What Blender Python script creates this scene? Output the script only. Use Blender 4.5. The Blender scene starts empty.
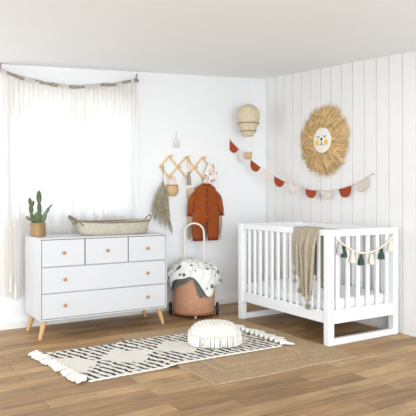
import bpy, bmesh, math, random
from math import sin, cos, pi, radians, sqrt, exp, atan2
from mathutils import Vector, Matrix

C = bpy.context.scene.collection
random.seed(7)

def lin(c):
    return tuple(((v / 255) / 12.92 if v / 255 <= .04045 else ((v / 255 + .055) / 1.055) ** 2.4) for v in c)

# ------------------------------------------------------------------ camera, sky, lights, exposure
cam_d = bpy.data.cameras.new('camera')
cam_d.sensor_width = 36.0
cam_d.lens = 580 / 416 * 36
cam_d.shift_y = -13 / 416
cam_d.clip_end = 60
cam = bpy.data.objects.new('camera', cam_d)
cam.location = (0, 0, 1.15)
cam.rotation_euler = (radians(90), 0, radians(-31.7))
C.objects.link(cam)
bpy.context.scene.camera = cam

w = bpy.data.worlds.new('daylight')
bpy.context.scene.world = w
w.use_nodes = True
w.node_tree.nodes['Background'].inputs[0].default_value = (.87, .94, 1.0, 1)
w.node_tree.nodes['Background'].inputs[1].default_value = 1.25

def area(name, loc, target, sx, sy, power, color=(1, 1, 1)):
    d = bpy.data.lights.new(name, 'AREA')
    d.shape = 'RECTANGLE'
    d.size, d.size_y, d.energy, d.color = sx, sy, power, color
    o = bpy.data.objects.new(name, d)
    o.location = loc
    o.rotation_euler = (Vector(target) - Vector(loc)).to_track_quat('-Z', 'Y').to_euler()
    C.objects.link(o)
    return o

area('side_window_light', (-1.3, 4.25, 1.35), (3.9, 4.75, 1.75), .7, .7, 17, (.92, .96, 1))
area('front_fill_light', (-.3, -2.9, 1.4), (2.5, 4.8, 2.0), 4.5, 2.6, 330, (.87, .945, 1))  # added fill light behind the camera, brightens the back wall and corner
area('window_daylight', (1.76, 6.3, 1.9), (1.76, 5.1, 1.5), 1.6, 1.6, 5, (.95, .98, 1))

vs = bpy.context.scene.view_settings
vs.view_transform = 'Standard'
vs.look = 'None'
vs.gamma = 1
vs.use_curve_mapping = False
vs.exposure = 0.13

# ------------------------------------------------------------------ materials
def mat(name, rgb, rough=.6, var=0., vscale=20., bump=0., bscale=60., stretch=(1, 1, 1), metal=0., spec=.5, attr=None, rgb2=None, sheen=0.):
    m = bpy.data.materials.new(name)
    m.use_nodes = True
    nt = m.node_tree
    N, L = nt.nodes, nt.links
    b = N['Principled BSDF']
    b.inputs['Roughness'].default_value = rough
    b.inputs['Metallic'].default_value = metal
    b.inputs['Specular IOR Level'].default_value = spec
    if sheen:
        b.inputs['Sheen Weight'].default_value = sheen
    c = lin(rgb)
    tc = N.new('ShaderNodeTexCoord')
    mp = N.new('ShaderNodeMapping')
    mp.inputs['Scale'].default_value = stretch
    L.new(tc.outputs['Object'], mp.inputs['Vector'])
    n = N.new('ShaderNodeTexNoise')
    n.inputs['Scale'].default_value = vscale
    n.inputs['Detail'].default_value = 4
    L.new(mp.outputs[0], n.inputs['Vector'])
    mx = N.new('ShaderNodeMix')
    mx.data_type = 'RGBA'
    c2 = lin(rgb2) if rgb2 else tuple(v * (1 - var) for v in c)
    mx.inputs['A'].default_value = (*c2, 1)
    mx.inputs['B'].default_value = (*(c if rgb2 else tuple(min(1, v * (1 + var * .5)) for v in c)), 1)
    rp = N.new('ShaderNodeMapRange')
    rp.inputs['From Min'].default_value = .3
    rp.inputs['From Max'].default_value = .7
    L.new(n.outputs['Fac'], rp.inputs['Value'])
    L.new(rp.outputs[0], mx.inputs['Factor'])
    if attr:
        a = N.new('ShaderNodeVertexColor')
        a.layer_name = attr
        mm = N.new('ShaderNodeMix')
        mm.data_type = 'RGBA'
        mm.blend_type = 'MULTIPLY'
        mm.inputs['Factor'].default_value = 1
        L.new(mx.outputs['Result'], mm.inputs['A'])
        L.new(a.outputs['Color'], mm.inputs['B'])
        L.new(mm.outputs['Result'], b.inputs['Base Color'])
    else:
        L.new(mx.outputs['Result'], b.inputs['Base Color'])
    if bump:
        n2 = N.new('ShaderNodeTexNoise')
        n2.inputs['Scale'].default_value = bscale
        n2.inputs['Detail'].default_value = 5
        L.new(mp.outputs[0], n2.inputs['Vector'])
        bp = N.new('ShaderNodeBump')
        bp.inputs['Strength'].default_value = bump
        bp.inputs['Distance'].default_value = .01
        L.new(n2.outputs['Fac'], bp.inputs['Height'])
        L.new(bp.outputs[0], b.inputs['Normal'])
    return m

M = {}
M['wall'] = mat('white_wall_paint', (241, 241, 241), .7, .015, 2, .03, 40)
M['panel'] = mat('white_panelling', (239, 236, 233), .55, .015, 3)
M['ceil'] = mat('ceiling_paint', (247, 248, 249), .8, .01, 2)
M['trim'] = mat('white_trim', (240, 239, 236), .45, .01)
M['lacquer'] = mat('white_lacquer', (216, 216, 217), .38, .01, 4)
M['crib'] = mat('white_crib_paint', (242, 242, 242), .4, .01, 4)
M['oak'] = mat('pale_oak', (222, 178, 124), .5, .18, 14, .05, 60, (1, 1, .15))
M['copper'] = mat('copper_wood_knob', (190, 132, 88), .4, .08)
M['rackwood'] = mat('rack_wood', (230, 194, 142), .55, .15, 30)
M['branch'] = mat('grey_brown_bark', (168, 152, 138), .8, .4, 40, .4, 80)
M['sheet'] = mat('white_sheet', (243, 242, 242), .85, .01, 5, .15, 25)
M['wrapcloth'] = mat('straw_beige_weave', (222, 204, 170), .95, .12, 50, .4, 140)
M['knit'] = mat('beige_knit', (182, 168, 146), .95, .12, 40, .5, 160)
M['rust'] = mat('rust_cotton', (152, 70, 14), .9, .2, 10, .45, 24)
M['rustdark'] = mat('rust_trim', (120, 48, 12), .9, .1, 20)
M['cream'] = mat('cream_cotton', (236, 226, 208), .95, .06, 60, .4, 140)
M['wool'] = mat('ivory_wool', (244, 239, 230), .97, .08, 50, .6, 120)
M['straw'] = mat('straw', (240, 204, 148), .85, .12, 8, attr='Col')
M['disc'] = mat('natural_felt', (240, 234, 222), .9, .03, 30)
M['black'] = mat('black_thread', (34, 32, 32), .8)
M['yellow'] = mat('mustard_felt', (238, 198, 84), .9)
M['pink'] = mat('pale_pink_felt', (228, 210, 202), .92, .04, 40)
M['ivoryfelt'] = mat('pale_stone_felt', (226, 216, 208), .92, .04, 40)
M['beigefelt'] = mat('beige_felt', (216, 202, 190), .92, .04, 40)
M['rustfelt'] = mat('rust_felt', (160, 66, 34), .92, .07, 40)
M['twine'] = mat('natural_twine', (190, 170, 140), .9, .1, 50)
M['balloon'] = mat('woven_bamboo', (224, 206, 174), .8, .3, 60, .4, 90, (1, 1, 3))
M['balloonband'] = mat('dark_bamboo_band', (158, 136, 104), .8, .2, 60)
M['rattan'] = mat('terracotta_rattan', (204, 152, 120), .7, .15, 16, .2, 60, (1, 1, 3))
M['rattandark'] = mat('terracotta_rim', (170, 106, 76), .7, .12, 30)
M['rubber'] = mat('black_rubber', (28, 28, 30), .6)
M['handle'] = mat('cream_metal', (240, 234, 222), .4)
M['seagrass'] = mat('woven_seagrass', (204, 194, 176), .9, .25, 50, .6, 90, (1, 1, 4))
M['seadark'] = mat('grey_rope', (138, 124, 104), .9, .25, 50, .4, 90)
M['pot'] = mat('brass_pot', (158, 124, 80), .45, .2, 30, 0, 60, (1, 1, .1), metal=.2)
M['soil'] = mat('soil', (70, 54, 40), .95, .3, 60)
M['cactus'] = mat('cactus_green', (88, 100, 64), .7, .25, 30, .3, 120)
M['cactusgrey'] = mat('cactus_grey_green', (104, 118, 90), .7, .25, 30, .3, 120)
M['plume'] = mat('dried_grass', (196, 184, 164), .95, .2, 30, attr='Col')
M['woodpot'] = mat('woven_pale_wood', (208, 172, 126), .7, .2, 50, .3, 80, (1, 1, 4))
M['greytassel'] = mat('grey_cotton', (158, 148, 132), .95, .15, 60)
M['green'] = mat('dark_green_cotton', (62, 82, 68), .95, .15, 60, .3, 140)
M['greygreen'] = mat('pale_grey_cotton', (188, 190, 180), .95, .12, 60, .3, 140)
M['bead'] = mat('pale_wood_bead', (240, 230, 210), .6, .1, 60)
M['feather'] = mat('white_feather', (222, 220, 216), .9, .04)
M['steel'] = mat('steel', (150, 148, 146), .35, metal=.9)
M['jute'] = mat('jute_braid', (192, 164, 130), .95, .12, 40, .5, 180, attr='Col')
M['rug'] = mat('rug_wool', (238, 232, 221), .97, .06, 60, .5, 150, attr='Col')

def floor_mat():
    m = bpy.data.materials.new('oak_plank_floor')
    m.use_nodes = True
    nt = m.node_tree
    N, L = nt.nodes, nt.links
    b = N['Principled BSDF']
    tc = N.new('ShaderNodeTexCoord')
    br = N.new('ShaderNodeTexBrick')
    br.offset = .37
    br.inputs['Scale'].default_value = 1
    br.inputs['Brick Width'].default_value = .92
    br.inputs['Row Height'].default_value = .135
    br.inputs['Mortar Size'].default_value = .0018
    br.inputs['Mortar Smooth'].default_value = .3
    br.inputs['Bias'].default_value = 0
    br.inputs['Color1'].default_value = (*lin((198, 160, 112)), 1)
    br.inputs['Color2'].default_value = (*lin((156, 119, 79)), 1)
    br.inputs['Mortar'].default_value = (*lin((84, 60, 42)), 1)
    L.new(tc.outputs['Object'], br.inputs['Vector'])
    mp = N.new('ShaderNodeMapping')
    mp.inputs['Scale'].default_value = (1.2, 14, 1)
    L.new(tc.outputs['Object'], mp.inputs['Vector'])
    n = N.new('ShaderNodeTexNoise')
    n.inputs['Scale'].default_value = 2.6
    n.inputs['Detail'].default_value = 7
    n.inputs['Roughness'].default_value = .62
    L.new(mp.outputs[0], n.inputs['Vector'])
    mp2 = N.new('ShaderNodeMapping')
    mp2.inputs['Scale'].default_value = (1.6, 5, 1)
    L.new(tc.outputs['Object'], mp2.inputs['Vector'])
    n2 = N.new('ShaderNodeTexNoise')
    n2.inputs['Scale'].default_value = 1.6
    n2.inputs['Detail'].default_value = 3
    L.new(mp2.outputs[0], n2.inputs['Vector'])
    def over(src, noise, lo, hi, fac):
        r = N.new('ShaderNodeMapRange')
        r.inputs['From Min'].default_value, r.inputs['From Max'].default_value = .3, .7
        r.inputs['To Min'].default_value, r.inputs['To Max'].default_value = lo, hi
        L.new(noise.outputs['Fac'], r.inputs['Value'])
        mx = N.new('ShaderNodeMix')
        mx.data_type = 'RGBA'
        mx.blend_type = 'MULTIPLY'
        mx.inputs['Factor'].default_value = fac
        L.new(src, mx.inputs['A'])
        L.new(r.outputs[0], mx.inputs['B'])
        return mx.outputs['Result']
    s = over(br.outputs['Color'], n, .62, 1.16, 1)
    s = over(s, n2, .76, 1.18, 1)
    L.new(s, b.inputs['Base Color'])
    b.inputs['Roughness'].default_value = .5
    b.inputs['Specular IOR Level'].default_value = .4
    bp = N.new('ShaderNodeBump')
    bp.inputs['Strength'].default_value = .12
    bp.inputs['Distance'].default_value = .004
    L.new(n.outputs['Fac'], bp.inputs['Height'])
    L.new(bp.outputs[0], b.inputs['Normal'])
    return m
M['floor'] = floor_mat()

def sheer_mat(name, rgb, transp, transl):
    m = bpy.data.materials.new(name)
    m.use_nodes = True
    nt = m.node_tree
    N, L = nt.nodes, nt.links
    N.remove(N['Principled BSDF'])
    out = N['Material Output']
    c = (*lin(rgb), 1)
    d = N.new('ShaderNodeBsdfDiffuse')
    d.inputs[0].default_value = c
    t = N.new('ShaderNodeBsdfTranslucent')
    t.inputs[0].default_value = c
    tr = N.new('ShaderNodeBsdfTransparent')
    m1 = N.new('ShaderNodeMixShader')
    m1.inputs[0].default_value = transl
    m2 = N.new('ShaderNodeMixShader')
    tc = N.new('ShaderNodeTexCoord')
    n = N.new('ShaderNodeTexNoise')
    n.inputs['Scale'].default_value = 45
    n.inputs['Detail'].default_value = 3
    mp = N.new('ShaderNodeMapping')
    mp.inputs['Scale'].default_value = (1, 1, .08)
    L.new(tc.outputs['Object'], mp.inputs['Vector'])
    L.new(mp.outputs[0], n.inputs['Vector'])
    r = N.new('ShaderNodeMapRange')
    r.inputs['From Min'].default_value, r.inputs['From Max'].default_value = .3, .7
    r.inputs['To Min'].default_value, r.inputs['To Max'].default_value = transp * .6, transp * 1.4
    L.new(n.outputs['Fac'], r.inputs['Value'])
    L.new(r.outputs[0], m2.inputs[0])
    L.new(d.outputs[0], m1.inputs[1])
    L.new(t.outputs[0], m1.inputs[2])
    L.new(m1.outputs[0], m2.inputs[1])
    L.new(tr.outputs[0], m2.inputs[2])
    L.new(m2.outputs[0], out.inputs['Surface'])
    return m
M['sheer'] = sheer_mat('sheer_voile', (248, 247, 246), .13, .5)
M['macrame'] = sheer_mat('macrame_cotton', (251, 247, 242), .12, .55)

def glass_mat():
    m = bpy.data.materials.new('window_glass')
    m.use_nodes = True
    N, L = m.node_tree.nodes, m.node_tree.links
    N.remove(N['Principled BSDF'])
    g = N.new('ShaderNodeBsdfGlossy')
    g.inputs['Roughness'].default_value = .03
    t = N.new('ShaderNodeBsdfTransparent')
    x = N.new('ShaderNodeMixShader')
    x.inputs[0].default_value = .06
    L.new(t.outputs[0], x.inputs[1])
    L.new(g.outputs[0], x.inputs[2])
    L.new(x.outputs[0], N['Material Output'].inputs['Surface'])
    return m
M['glass'] = glass_mat()

def print_mat(name, base, dark, scale, thr, dark2=None):
    """white muslin scattered with small printed motifs"""
    m = mat(name, base, .93, .02, 20, .3, 60)
    N, L = m.node_tree.nodes, m.node_tree.links
    b = N['Principled BSDF']
    src = b.inputs['Base Color'].links[0].from_socket
    tc = N.new('ShaderNodeTexCoord')
    nz = N.new('ShaderNodeTexNoise')
    nz.inputs['Scale'].default_value = 40
    ad = N.new('ShaderNodeVectorMath')
    ad.operation = 'SCALE'
    ad.inputs['Scale'].default_value = .035
    L.new(tc.outputs['Object'], nz.inputs['Vector'])
    L.new(nz.outputs['Color'], ad.inputs[0])
    ad2 = N.new('ShaderNodeVectorMath')
    L.new(tc.outputs['Object'], ad2.inputs[0])
    L.new(ad.outputs[0], ad2.inputs[1])
    v = N.new('ShaderNodeTexVoronoi')
    v.inputs['Scale'].default_value = scale
    L.new(ad2.outputs[0], v.inputs['Vector'])
    c = N.new('ShaderNodeMath')
    c.operation = 'LESS_THAN'
    c.inputs[1].default_value = thr
    L.new(v.outputs['Distance'], c.inputs[0])
    mx = N.new('ShaderNodeMix')
    mx.data_type = 'RGBA'
    L.new(c.outputs[0], mx.inputs['Factor'])
    L.new(src, mx.inputs['A'])
    if dark2:
        m3 = N.new('ShaderNodeMix')
        m3.data_type = 'RGBA'
        sp = N.new('ShaderNodeSeparateColor')
        L.new(v.outputs['Color'], sp.inputs[0])
        g = N.new('ShaderNodeMath')
        g.operation = 'GREATER_THAN'
        g.inputs[1].default_value = .55
        L.new(sp.outputs[0], g.inputs[0])
        L.new(g.outputs[0], m3.inputs['Factor'])
        m3.inputs['A'].default_value = (*lin(dark), 1)
        m3.inputs['B'].default_value = (*lin(dark2), 1)
        L.new(m3.outputs['Result'], mx.inputs['B'])
    else:
        mx.inputs['B'].default_value = (*lin(dark), 1)
    L.new(mx.outputs['Result'], b.inputs['Base Color'])
    return m
M['starprint'] = print_mat('star_print_muslin', (240, 237, 231), (104, 104, 102), 13, .26)
M['lining'] = mat('grey_green_lining', (112, 112, 108), .93, .08, 30)
M['floral'] = print_mat('floral_muslin', (240, 228, 220), (196, 92, 70), 24, .3, (140, 138, 140))

# ------------------------------------------------------------------ mesh builder
class MB:
    def __init__(s):
        s.v, s.f, s.c = [], [], []
    def add(s, vs, fs, col=None):
        o = len(s.v)
        s.v += [tuple(p) for p in vs]
        s.f += [tuple(i + o for i in f) for f in fs]
        s.c += [col or (1, 1, 1)] * len(vs)
        return s
    def box(s, x0, x1, y0, y1, z0, z1):
        v = [(x, y, z) for z in (z0, z1) for y in (y0, y1) for x in (x0, x1)]
        return s.add(v, [(0, 2, 3, 1), (4, 5, 7, 6), (0, 1, 5, 4), (2, 6, 7, 3), (0, 4, 6, 2), (1, 3, 7, 5)])
    def tube(s, pts, rad, n=10, col=None, closed=False):
        pts = [Vector(p) for p in pts]
        k = len(pts)
        rads = rad if isinstance(rad, (list, tuple)) else [rad] * k
        vs, fs = [], []
        up = None
        for i, p in enumerate(pts):
            if closed:
                t = pts[(i + 1) % k] - pts[i - 1]
            else:
                t = pts[min(i + 1, k - 1)] - pts[max(i - 1, 0)]
            t.normalize()
            if up is None:
                up = t.orthogonal().normalized()
            u = (up - t * up.dot(t))
            u = u.normalized() if u.length > 1e-6 else t.orthogonal().normalized()
            up = u
            b = t.cross(u)
            for j in range(n):
                a = 2 * pi * j / n
                vs.append(p + (u * cos(a) + b * sin(a)) * rads[i])
        for i in range(k if closed else k - 1):
            for j in range(n):
                a, bq = i * n + j, i * n + (j + 1) % n
                i2 = (i + 1) % k
                fs.append((a, bq, i2 * n + (j + 1) % n, i2 * n + j))
        if not closed:
            fs.append(tuple(reversed(range(n))))
            fs.append(tuple((k - 1) * n + j for j in range(n)))
        return s.add(vs, fs, col)
    def lathe(s, prof, n=28, c=(0, 0, 0), sx=1, sy=1, rib=None):
        vs, fs = [], []
        for r, z in prof:
            for j in range(n):
                a = 2 * pi * j / n
                q = r * (1 + (rib(a) if rib else 0))
                vs.append((c[0] + q * cos(a) * sx, c[1] + q * sin(a) * sy, c[2] + z))
        for i in range(len(prof) - 1):
            for j in range(n):
                fs.append((i * n + j, i * n + (j + 1) % n, (i + 1) * n + (j + 1) % n, (i + 1) * n + j))
        fs.append(tuple(reversed(range(n))))
        fs.append(tuple((len(prof) - 1) * n + j for j in range(n)))
        return s.add(vs, fs)
    def ball(s, c, rx, ry=None, rz=None, nu=14, nv=9, mx=None):
        ry = ry or rx
        rz = rz or rx
        vs, fs = [], []
        for i in range(nv + 1):
            th = pi * i / nv
            for j in range(nu):
                a = 2 * pi * j / nu
                p = Vector((rx * sin(th) * cos(a), ry * sin(th) * sin(a), rz * cos(th)))
                if mx:
                    p = mx @ p
                vs.append(p + Vector(c))
        for i in range(nv):
            for j in range(nu):
                fs.append((i * nu + j, (i + 1) * nu + j, (i + 1) * nu + (j + 1) % nu, i * nu + (j + 1) % nu))
        return s.add(vs, fs)
    def grid(s, fn, nu, nv, colfn=None):
        o = len(s.v)
        for i in range(nv + 1):
            for j in range(nu + 1):
                s.v.append(tuple(fn(j / nu, i / nv)))
                s.c.append(colfn(j / nu, i / nv) if colfn else (1, 1, 1))
        for i in range(nv):
            for j in range(nu):
                a = o + i * (nu + 1) + j
                s.f.append((a, a + 1, a + nu + 2, a + nu + 1))
        return s
    def loft(s, rings, cap=True):
        n = len(rings[0])
        vs = [p for r in rings for p in r]
        fs = []
        for i in range(len(rings) - 1):
            for j in range(n):
                fs.append((i * n + j, i * n + (j + 1) % n, (i + 1) * n + (j + 1) % n, (i + 1) * n + j))
        if cap:
            fs.append(tuple(reversed(range(n))))
            fs.append(tuple((len(rings) - 1) * n + j for j in range(n)))
        return s.add(vs, fs)
    def build(s, name, m, parent=None, smooth=True, bevel=0, col=False, solid=0, sharp=40, merge=False, sub=0):
        me = bpy.data.meshes.new(name)
        me.from_pydata(s.v, [], s.f)
        if col:
            a = me.color_attributes.new('Col', 'FLOAT_COLOR', 'POINT')
            a.data.foreach_set('color', [x for c in s.c for x in (*c, 1)])
        bm = bmesh.new()
        bm.from_mesh(me)
        if merge:
            bmesh.ops.remove_doubles(bm, verts=bm.verts, dist=1e-5)
        bmesh.ops.recalc_face_normals(bm, faces=bm.faces)
        bm.to_mesh(me)
        bm.free()
        if smooth:
            me.polygons.foreach_set('use_smooth', [True] * len(me.polygons))
            me.set_sharp_from_angle(angle=radians(sharp))
        ms = m if isinstance(m, (list, tuple)) else [m]
        for q in ms:
            me.materials.append(q)
        o = bpy.data.objects.new(name, me)
        C.objects.link(o)
        if parent:
            o.parent = parent
        if bevel:
            b = o.modifiers.new('bevel', 'BEVEL')
            b.width, b.segments, b.limit_method = bevel, 2, 'ANGLE'
        if solid:
            b = o.modifiers.new('solid', 'SOLIDIFY')
            b.thickness, b.offset = solid, 0
            if len(ms) > 1:
                b.material_offset = b.material_offset_rim = 1
        if sub:
            b = o.modifiers.new('sub', 'SUBSURF')
            b.levels = b.render_levels = sub
        return o

def tag(o, label, cat, group=None, kind=None):
    o['label'] = label
    o['category'] = cat
    if group:
        o['group'] = group
    if kind:
        o['kind'] = kind
    return o

def thing(name, label, cat, loc=(0, 0, 0), rz=0, group=None):
    o = bpy.data.objects.new(name, None)
    o.empty_display_size = .05
    o.location = loc
    o.rotation_euler = (0, 0, rz)
    C.objects.link(o)
    return tag(o, label, cat, group)

def struct(o, label=None):
    o['kind'] = 'structure'
    return o

def place(o, loc):
    o.location = loc
    return o

FACE = radians(-31.7)      # things turned to face the middle of the room

# ------------------------------------------------------------------ room shell
BW, SW = 5.12, 3.90        # back wall Y, panelled wall X
def ceil_z(x, y):
    return 2.43 + .055 * (y - BW) + .06 * (x - SW)

X0, Y0 = -.9, .3
struct(MB().add([(X0, Y0, 0), (SW + .15, Y0, 0), (SW + .15, BW + .15, 0), (X0, BW + .15, 0),
                 (X0, Y0, -.1), (SW + .15, Y0, -.1), (SW + .15, BW + .15, -.1), (X0, BW + .15, -.1)],
                [(0, 1, 2, 3), (7, 6, 5, 4), (0, 4, 5, 1), (1, 5, 6, 2), (2, 6, 7, 3), (3, 7, 4, 0)]).build('floor', M['floor'], smooth=False))

cx = [(X0, 1.1), (SW + .15, 1.1), (SW + .15, BW + .15), (X0, BW + .15)]
struct(MB().add([(x, y, ceil_z(x, y)) for x, y in cx] + [(x, y, ceil_z(x, y) + .1) for x, y in cx],
                [(3, 2, 1, 0), (4, 5, 6, 7), (0, 1, 5, 4), (1, 2, 6, 5), (2, 3, 7, 6), (3, 0, 4, 7)]).build('ceiling', M['ceil'], smooth=False))

# back wall with the window opening
WX0, WX1, WZ0, WZ1 = 1.17, 2.335, .97, 2.10
def wall_block(mb, x0, x1, z0, z1=None):
    v = []
    for y in (BW, BW + .15):
        for x, top in ((x0, 0), (x1, 0), (x1, 1), (x0, 1)):
            v.append((x, y, (ceil_z(x, y) if z1 is None else z1) if top else z0))
    mb.add(v, [(0, 1, 2, 3), (7, 6, 5, 4), (0, 4, 5, 1), (1, 5, 6, 2), (2, 6, 7, 3), (3, 7, 4, 0)])
mb = MB()
wall_block(mb, X0, WX0, 0)
wall_block(mb, WX1, SW + .15, 0)
wall_block(mb, WX0, WX1, 0, WZ0)
wall_block(mb, WX0, WX1, WZ1)
struct(mb.build('wall_back', M['wall'], smooth=False))

# panelled wall: vertical boards with grooves
prof = []
gy = [4.93 + .14 * k for k in range(-40, 2)]
prof.append(Y0)
xs = [(Y0, 0)]
for y in gy:
    if Y0 + .02 < y < BW - .02:
        xs += [(y - .0065, 0), (y - .004, .013), (y + .004, .013), (y + .0065, 0)]
xs.append((BW, 0))
mb = MB()
v, f = [], []
for y, d in xs:
    v += [(SW + d, y, 0), (SW + d, y, ceil_z(SW, y))]
for i in range(len(xs) - 1):
    f.append((2 * i, 2 * i + 1, 2 * i + 3, 2 * i + 2))
n = len(v)
v += [(SW + .15, Y0, 0), (SW + .15, Y0, ceil_z(SW, Y0)), (SW + .15, BW, 0), (SW + .15, BW, ceil_z(SW, BW))]
f += [(n, n + 1, n + 3, n + 2), (0, 1, n + 1, n), (n - 2, n - 1, n + 3, n + 2)]
struct(mb.add(v, f).build('wall_right', M['panel'], smooth=False))
struct(MB().box(X0, SW - .001, BW - .014, BW, 0, .065).build('baseboard_back', M['trim'], bevel=.004))

# window
win = bpy.data.objects.new('window_1', None)
win.location = ((WX0 + WX1) / 2, BW, WZ0)
C.objects.link(win)
win['kind'] = 'structure'
hw, hh = (WX1 - WX0) / 2, WZ1 - WZ0
mb = MB()
mb.box(-hw, -hw + .05, .05, .1, 0, hh).box(hw - .05, hw, .05, .1, 0, hh)
mb.box(-hw + .05, hw - .05, .05, .1, 0, .05).box(-hw + .05, hw - .05, .05, .1, hh - .05, hh).box(-.022, .022, .052, .098, .05, hh - .05)
mb.build('window_frame', M['trim'], win, bevel=.004)
mb = MB()
mb.box(-hw - .035, -hw, -.012, -.0005, -.035, hh + .035).box(hw, hw + .035, -.012, -.0005, -.035, hh + .035)
mb.box(-hw, hw, -.012, -.0005, hh, hh + .035).box(-hw, hw, -.012, -.0005, -.035, 0)
mb.build('window_casing', M['trim'], win, bevel=.003)
MB().box(-hw + .05, -.022, .073, .077, .05, hh - .05).build('pane', M['glass'], win, smooth=False)
MB().box(.022, hw - .05, .073, .077, .05, hh - .05).build('pane', M['glass'], win, smooth=False)

# ------------------------------------------------------------------ curtain on its branch
ROD = [(1.07, 2.205), (1.16, 2.175), (1.27, 2.155), (1.43, 2.13), (1.56, 2.125), (1.70, 2.118), (1.82, 2.135), (1.98, 2.165), (2.13, 2.19), (2.32, 2.245)]
def rod_z(x):
    if x <= ROD[0][0]:
        return ROD[0][1]
    for (a, za), (b, zb) in zip(ROD, ROD[1:]):
        if x <= b:
            return za + (zb - za) * (x - a) / (b - a)
    return ROD[-1][1]
CY = 5.076
rod = thing('curtain_branch', 'bare brown branch sagging along the wall above the window as curtain rod', 'curtain rod', (1.7, CY, 2.118))
mb = MB()
pts = []
for i in range(41):
    x = 1.045 + (2.35 - 1.045) * i / 40
    pts.append((x - 1.7, .003 * sin(x * 31), rod_z(x) - 2.118 + .003 * sin(x * 23)))
mb.tube(pts, [.0145 + .002 * sin(i * 1.3) for i in range(41)], 9)
mb.tube([(1.5 - 1.7, 0, .01), (1.53 - 1.7, -.012, .024)], [.006, .004], 7).tube([(2.02 - 1.7, 0, .055), (2.045 - 1.7, -.014, .068)], [.006, .004], 7)
mb.build('branch', M['branch'], rod)
for x in (1.075, 2.325):
    z = rod_z(x) - 2.118
    MB().tube([(x - 1.7, .05, z + .012), (x - 1.7, -.01, z + .017), (x - 1.7 + .003, -.02, z + .06)], [.009, .009, .008], 8).build('wall_hook', M['branch'], rod)

cur = thing('curtain', 'sheer white window curtain with cream macrame valance hanging from the branch', 'curtain', (1.7, CY, .25))
CX0, CX1 = 1.07, 2.345
def fold(x, z, a=.011):
    return a * sin(x * 66 + .7 * sin(x * 9)) * (.35 + .65 * min(1, max(0, (2.15 - z) / .5))) + .004 * sin(x * 150 + z * 2)
def sheer(u, v):
    x = CX0 + (CX1 - CX0) * u
    zt = rod_z(x) - .02
    z = .27 + .02 * sin(x * 30) + (zt - .27) * v
    return (x - 1.7, .018 + fold(x, z), z - .25)
MB().grid(sheer, 220, 40).build('sheer_panel', M['sheer'], cur, sharp=180)
def val_len(x):
    pts_ = [(1.07, .30), (1.2, .36), (1.4, .13), (1.6, .20), (1.83, .40), (1.98, .20), (2.1, .33), (2.22, .26), (2.345, .34)]
    for (a, la), (b, lb) in zip(pts_, pts_[1:]):
        if x <= b:
            return la + (lb - la) * (x - a) / (b - a)
    return .34
def val(u, v):
    x = CX0 + (CX1 - CX0) * u
    zt = rod_z(x) - .022 - .01 * abs(sin(x * 20))
    z = zt - (1 - v) * val_len(x) * (1 + .05 * sin(x * 170))
    return (x - 1.7, -.004 + fold(x, z, .006) + .003 * sin(x * 90 + z * 60) * sin(z * 80), z - .25)
MB().grid(val, 260, 30).build('valance', M['macrame'], cur, sharp=180)
for a, b in ((1.075, 1.125), (1.275, 1.40), (1.56, 1.665), (1.81, 1.965), (2.12, 2.2), (2.27, 2.3)):
    def tab(u, v, a=a, b=b):
        x = a + (b - a) * u
        t = pi * (v - .5) * 1.15 + pi / 2
        r = .0175 + .001 * sin(x * 140)
        return (x - 1.7, -r * cos(t), rod_z(x) - .25 + r * sin(t) - (.016 if v in (0, 1) else 0))
    MB().grid(tab, 14, 14).build('curtain_tab', M['macrame'], cur, sharp=180)
# lace hem of knotted strings below the voile
mb = MB()
for i in range(150):
    x = CX0 + (CX1 - CX0) * (i + .5) / 150
    z0 = .93 + .05 * sin(x * 16) + random.uniform(-.02, .02)
    z1 = .36 + random.uniform(-.03, .05)
    y = -.006 + fold(x, z0)
    mb.tube([(x - 1.7, y, z0 - .25), (x - 1.7 + random.uniform(-.004, .004), y - .002, (z0 + z1) / 2 - .25), (x - 1.7 + random.uniform(-.006, .006), y, z1 - .25)], .0022, 4)
o = mb.build('hem_fringe', M['macrame'], cur)
o['kind'] = 'stuff'
for x, zt, zb in ((1.155, 1.0, .33), (1.195, .98, .27)):
    mb = MB().tube([(x - 1.7, -.012, zt - .25), (x - 1.7 + .006, -.014, zb - .12)], .003, 6)
    mb.ball((x - 1.7 + .006, -.014, zb - .12), .011).lathe([(.006, .125), (.011, .1), (.014, .06), (.013, 0)], 10, (x - 1.7 + .006, -.014, zb - .25))
    mb.build('tassel', M['cream'], cur)

# ------------------------------------------------------------------ dresser
DX0, DX1, DY0, DY1, DZ0, DZ1 = 1.272, 2.394, 4.57, 5.035, .151, .806
dr = thing('dresser', 'white five drawer chest on splayed pale wooden legs under the window', 'chest of drawers', ((DX0 + DX1) / 2, (DY0 + DY1) / 2, 0))
ox, oy = dr.location.x, dr.location.y
hx, hy = (DX1 - DX0) / 2, (DY1 - DY0) / 2
t = .011
mb = MB()
mb.box(-hx, hx, -hy, hy, DZ1 - t, DZ1).box(-hx, hx, -hy, hy, DZ0, DZ0 + t)
mb.box(-hx, -hx + t, -hy, hy, DZ0 + t, DZ1 - t).box(hx - t, hx, -hy, hy, DZ0 + t, DZ1 - t)
mb.box(-hx + t, hx - t, hy - .01, hy, DZ0 + t, DZ1 - t)
zr = [DZ0 + t, .3665, .5765, DZ1 - t]
for z in zr[1:3]:
    mb.box(-hx + t, hx - t, -hy + .012, hy - .01, z - .003, z + .003)
xd = [-hx + t, -.192, .192, hx - t]
mb.build('carcass', M['lacquer'], dr, bevel=.003)
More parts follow.
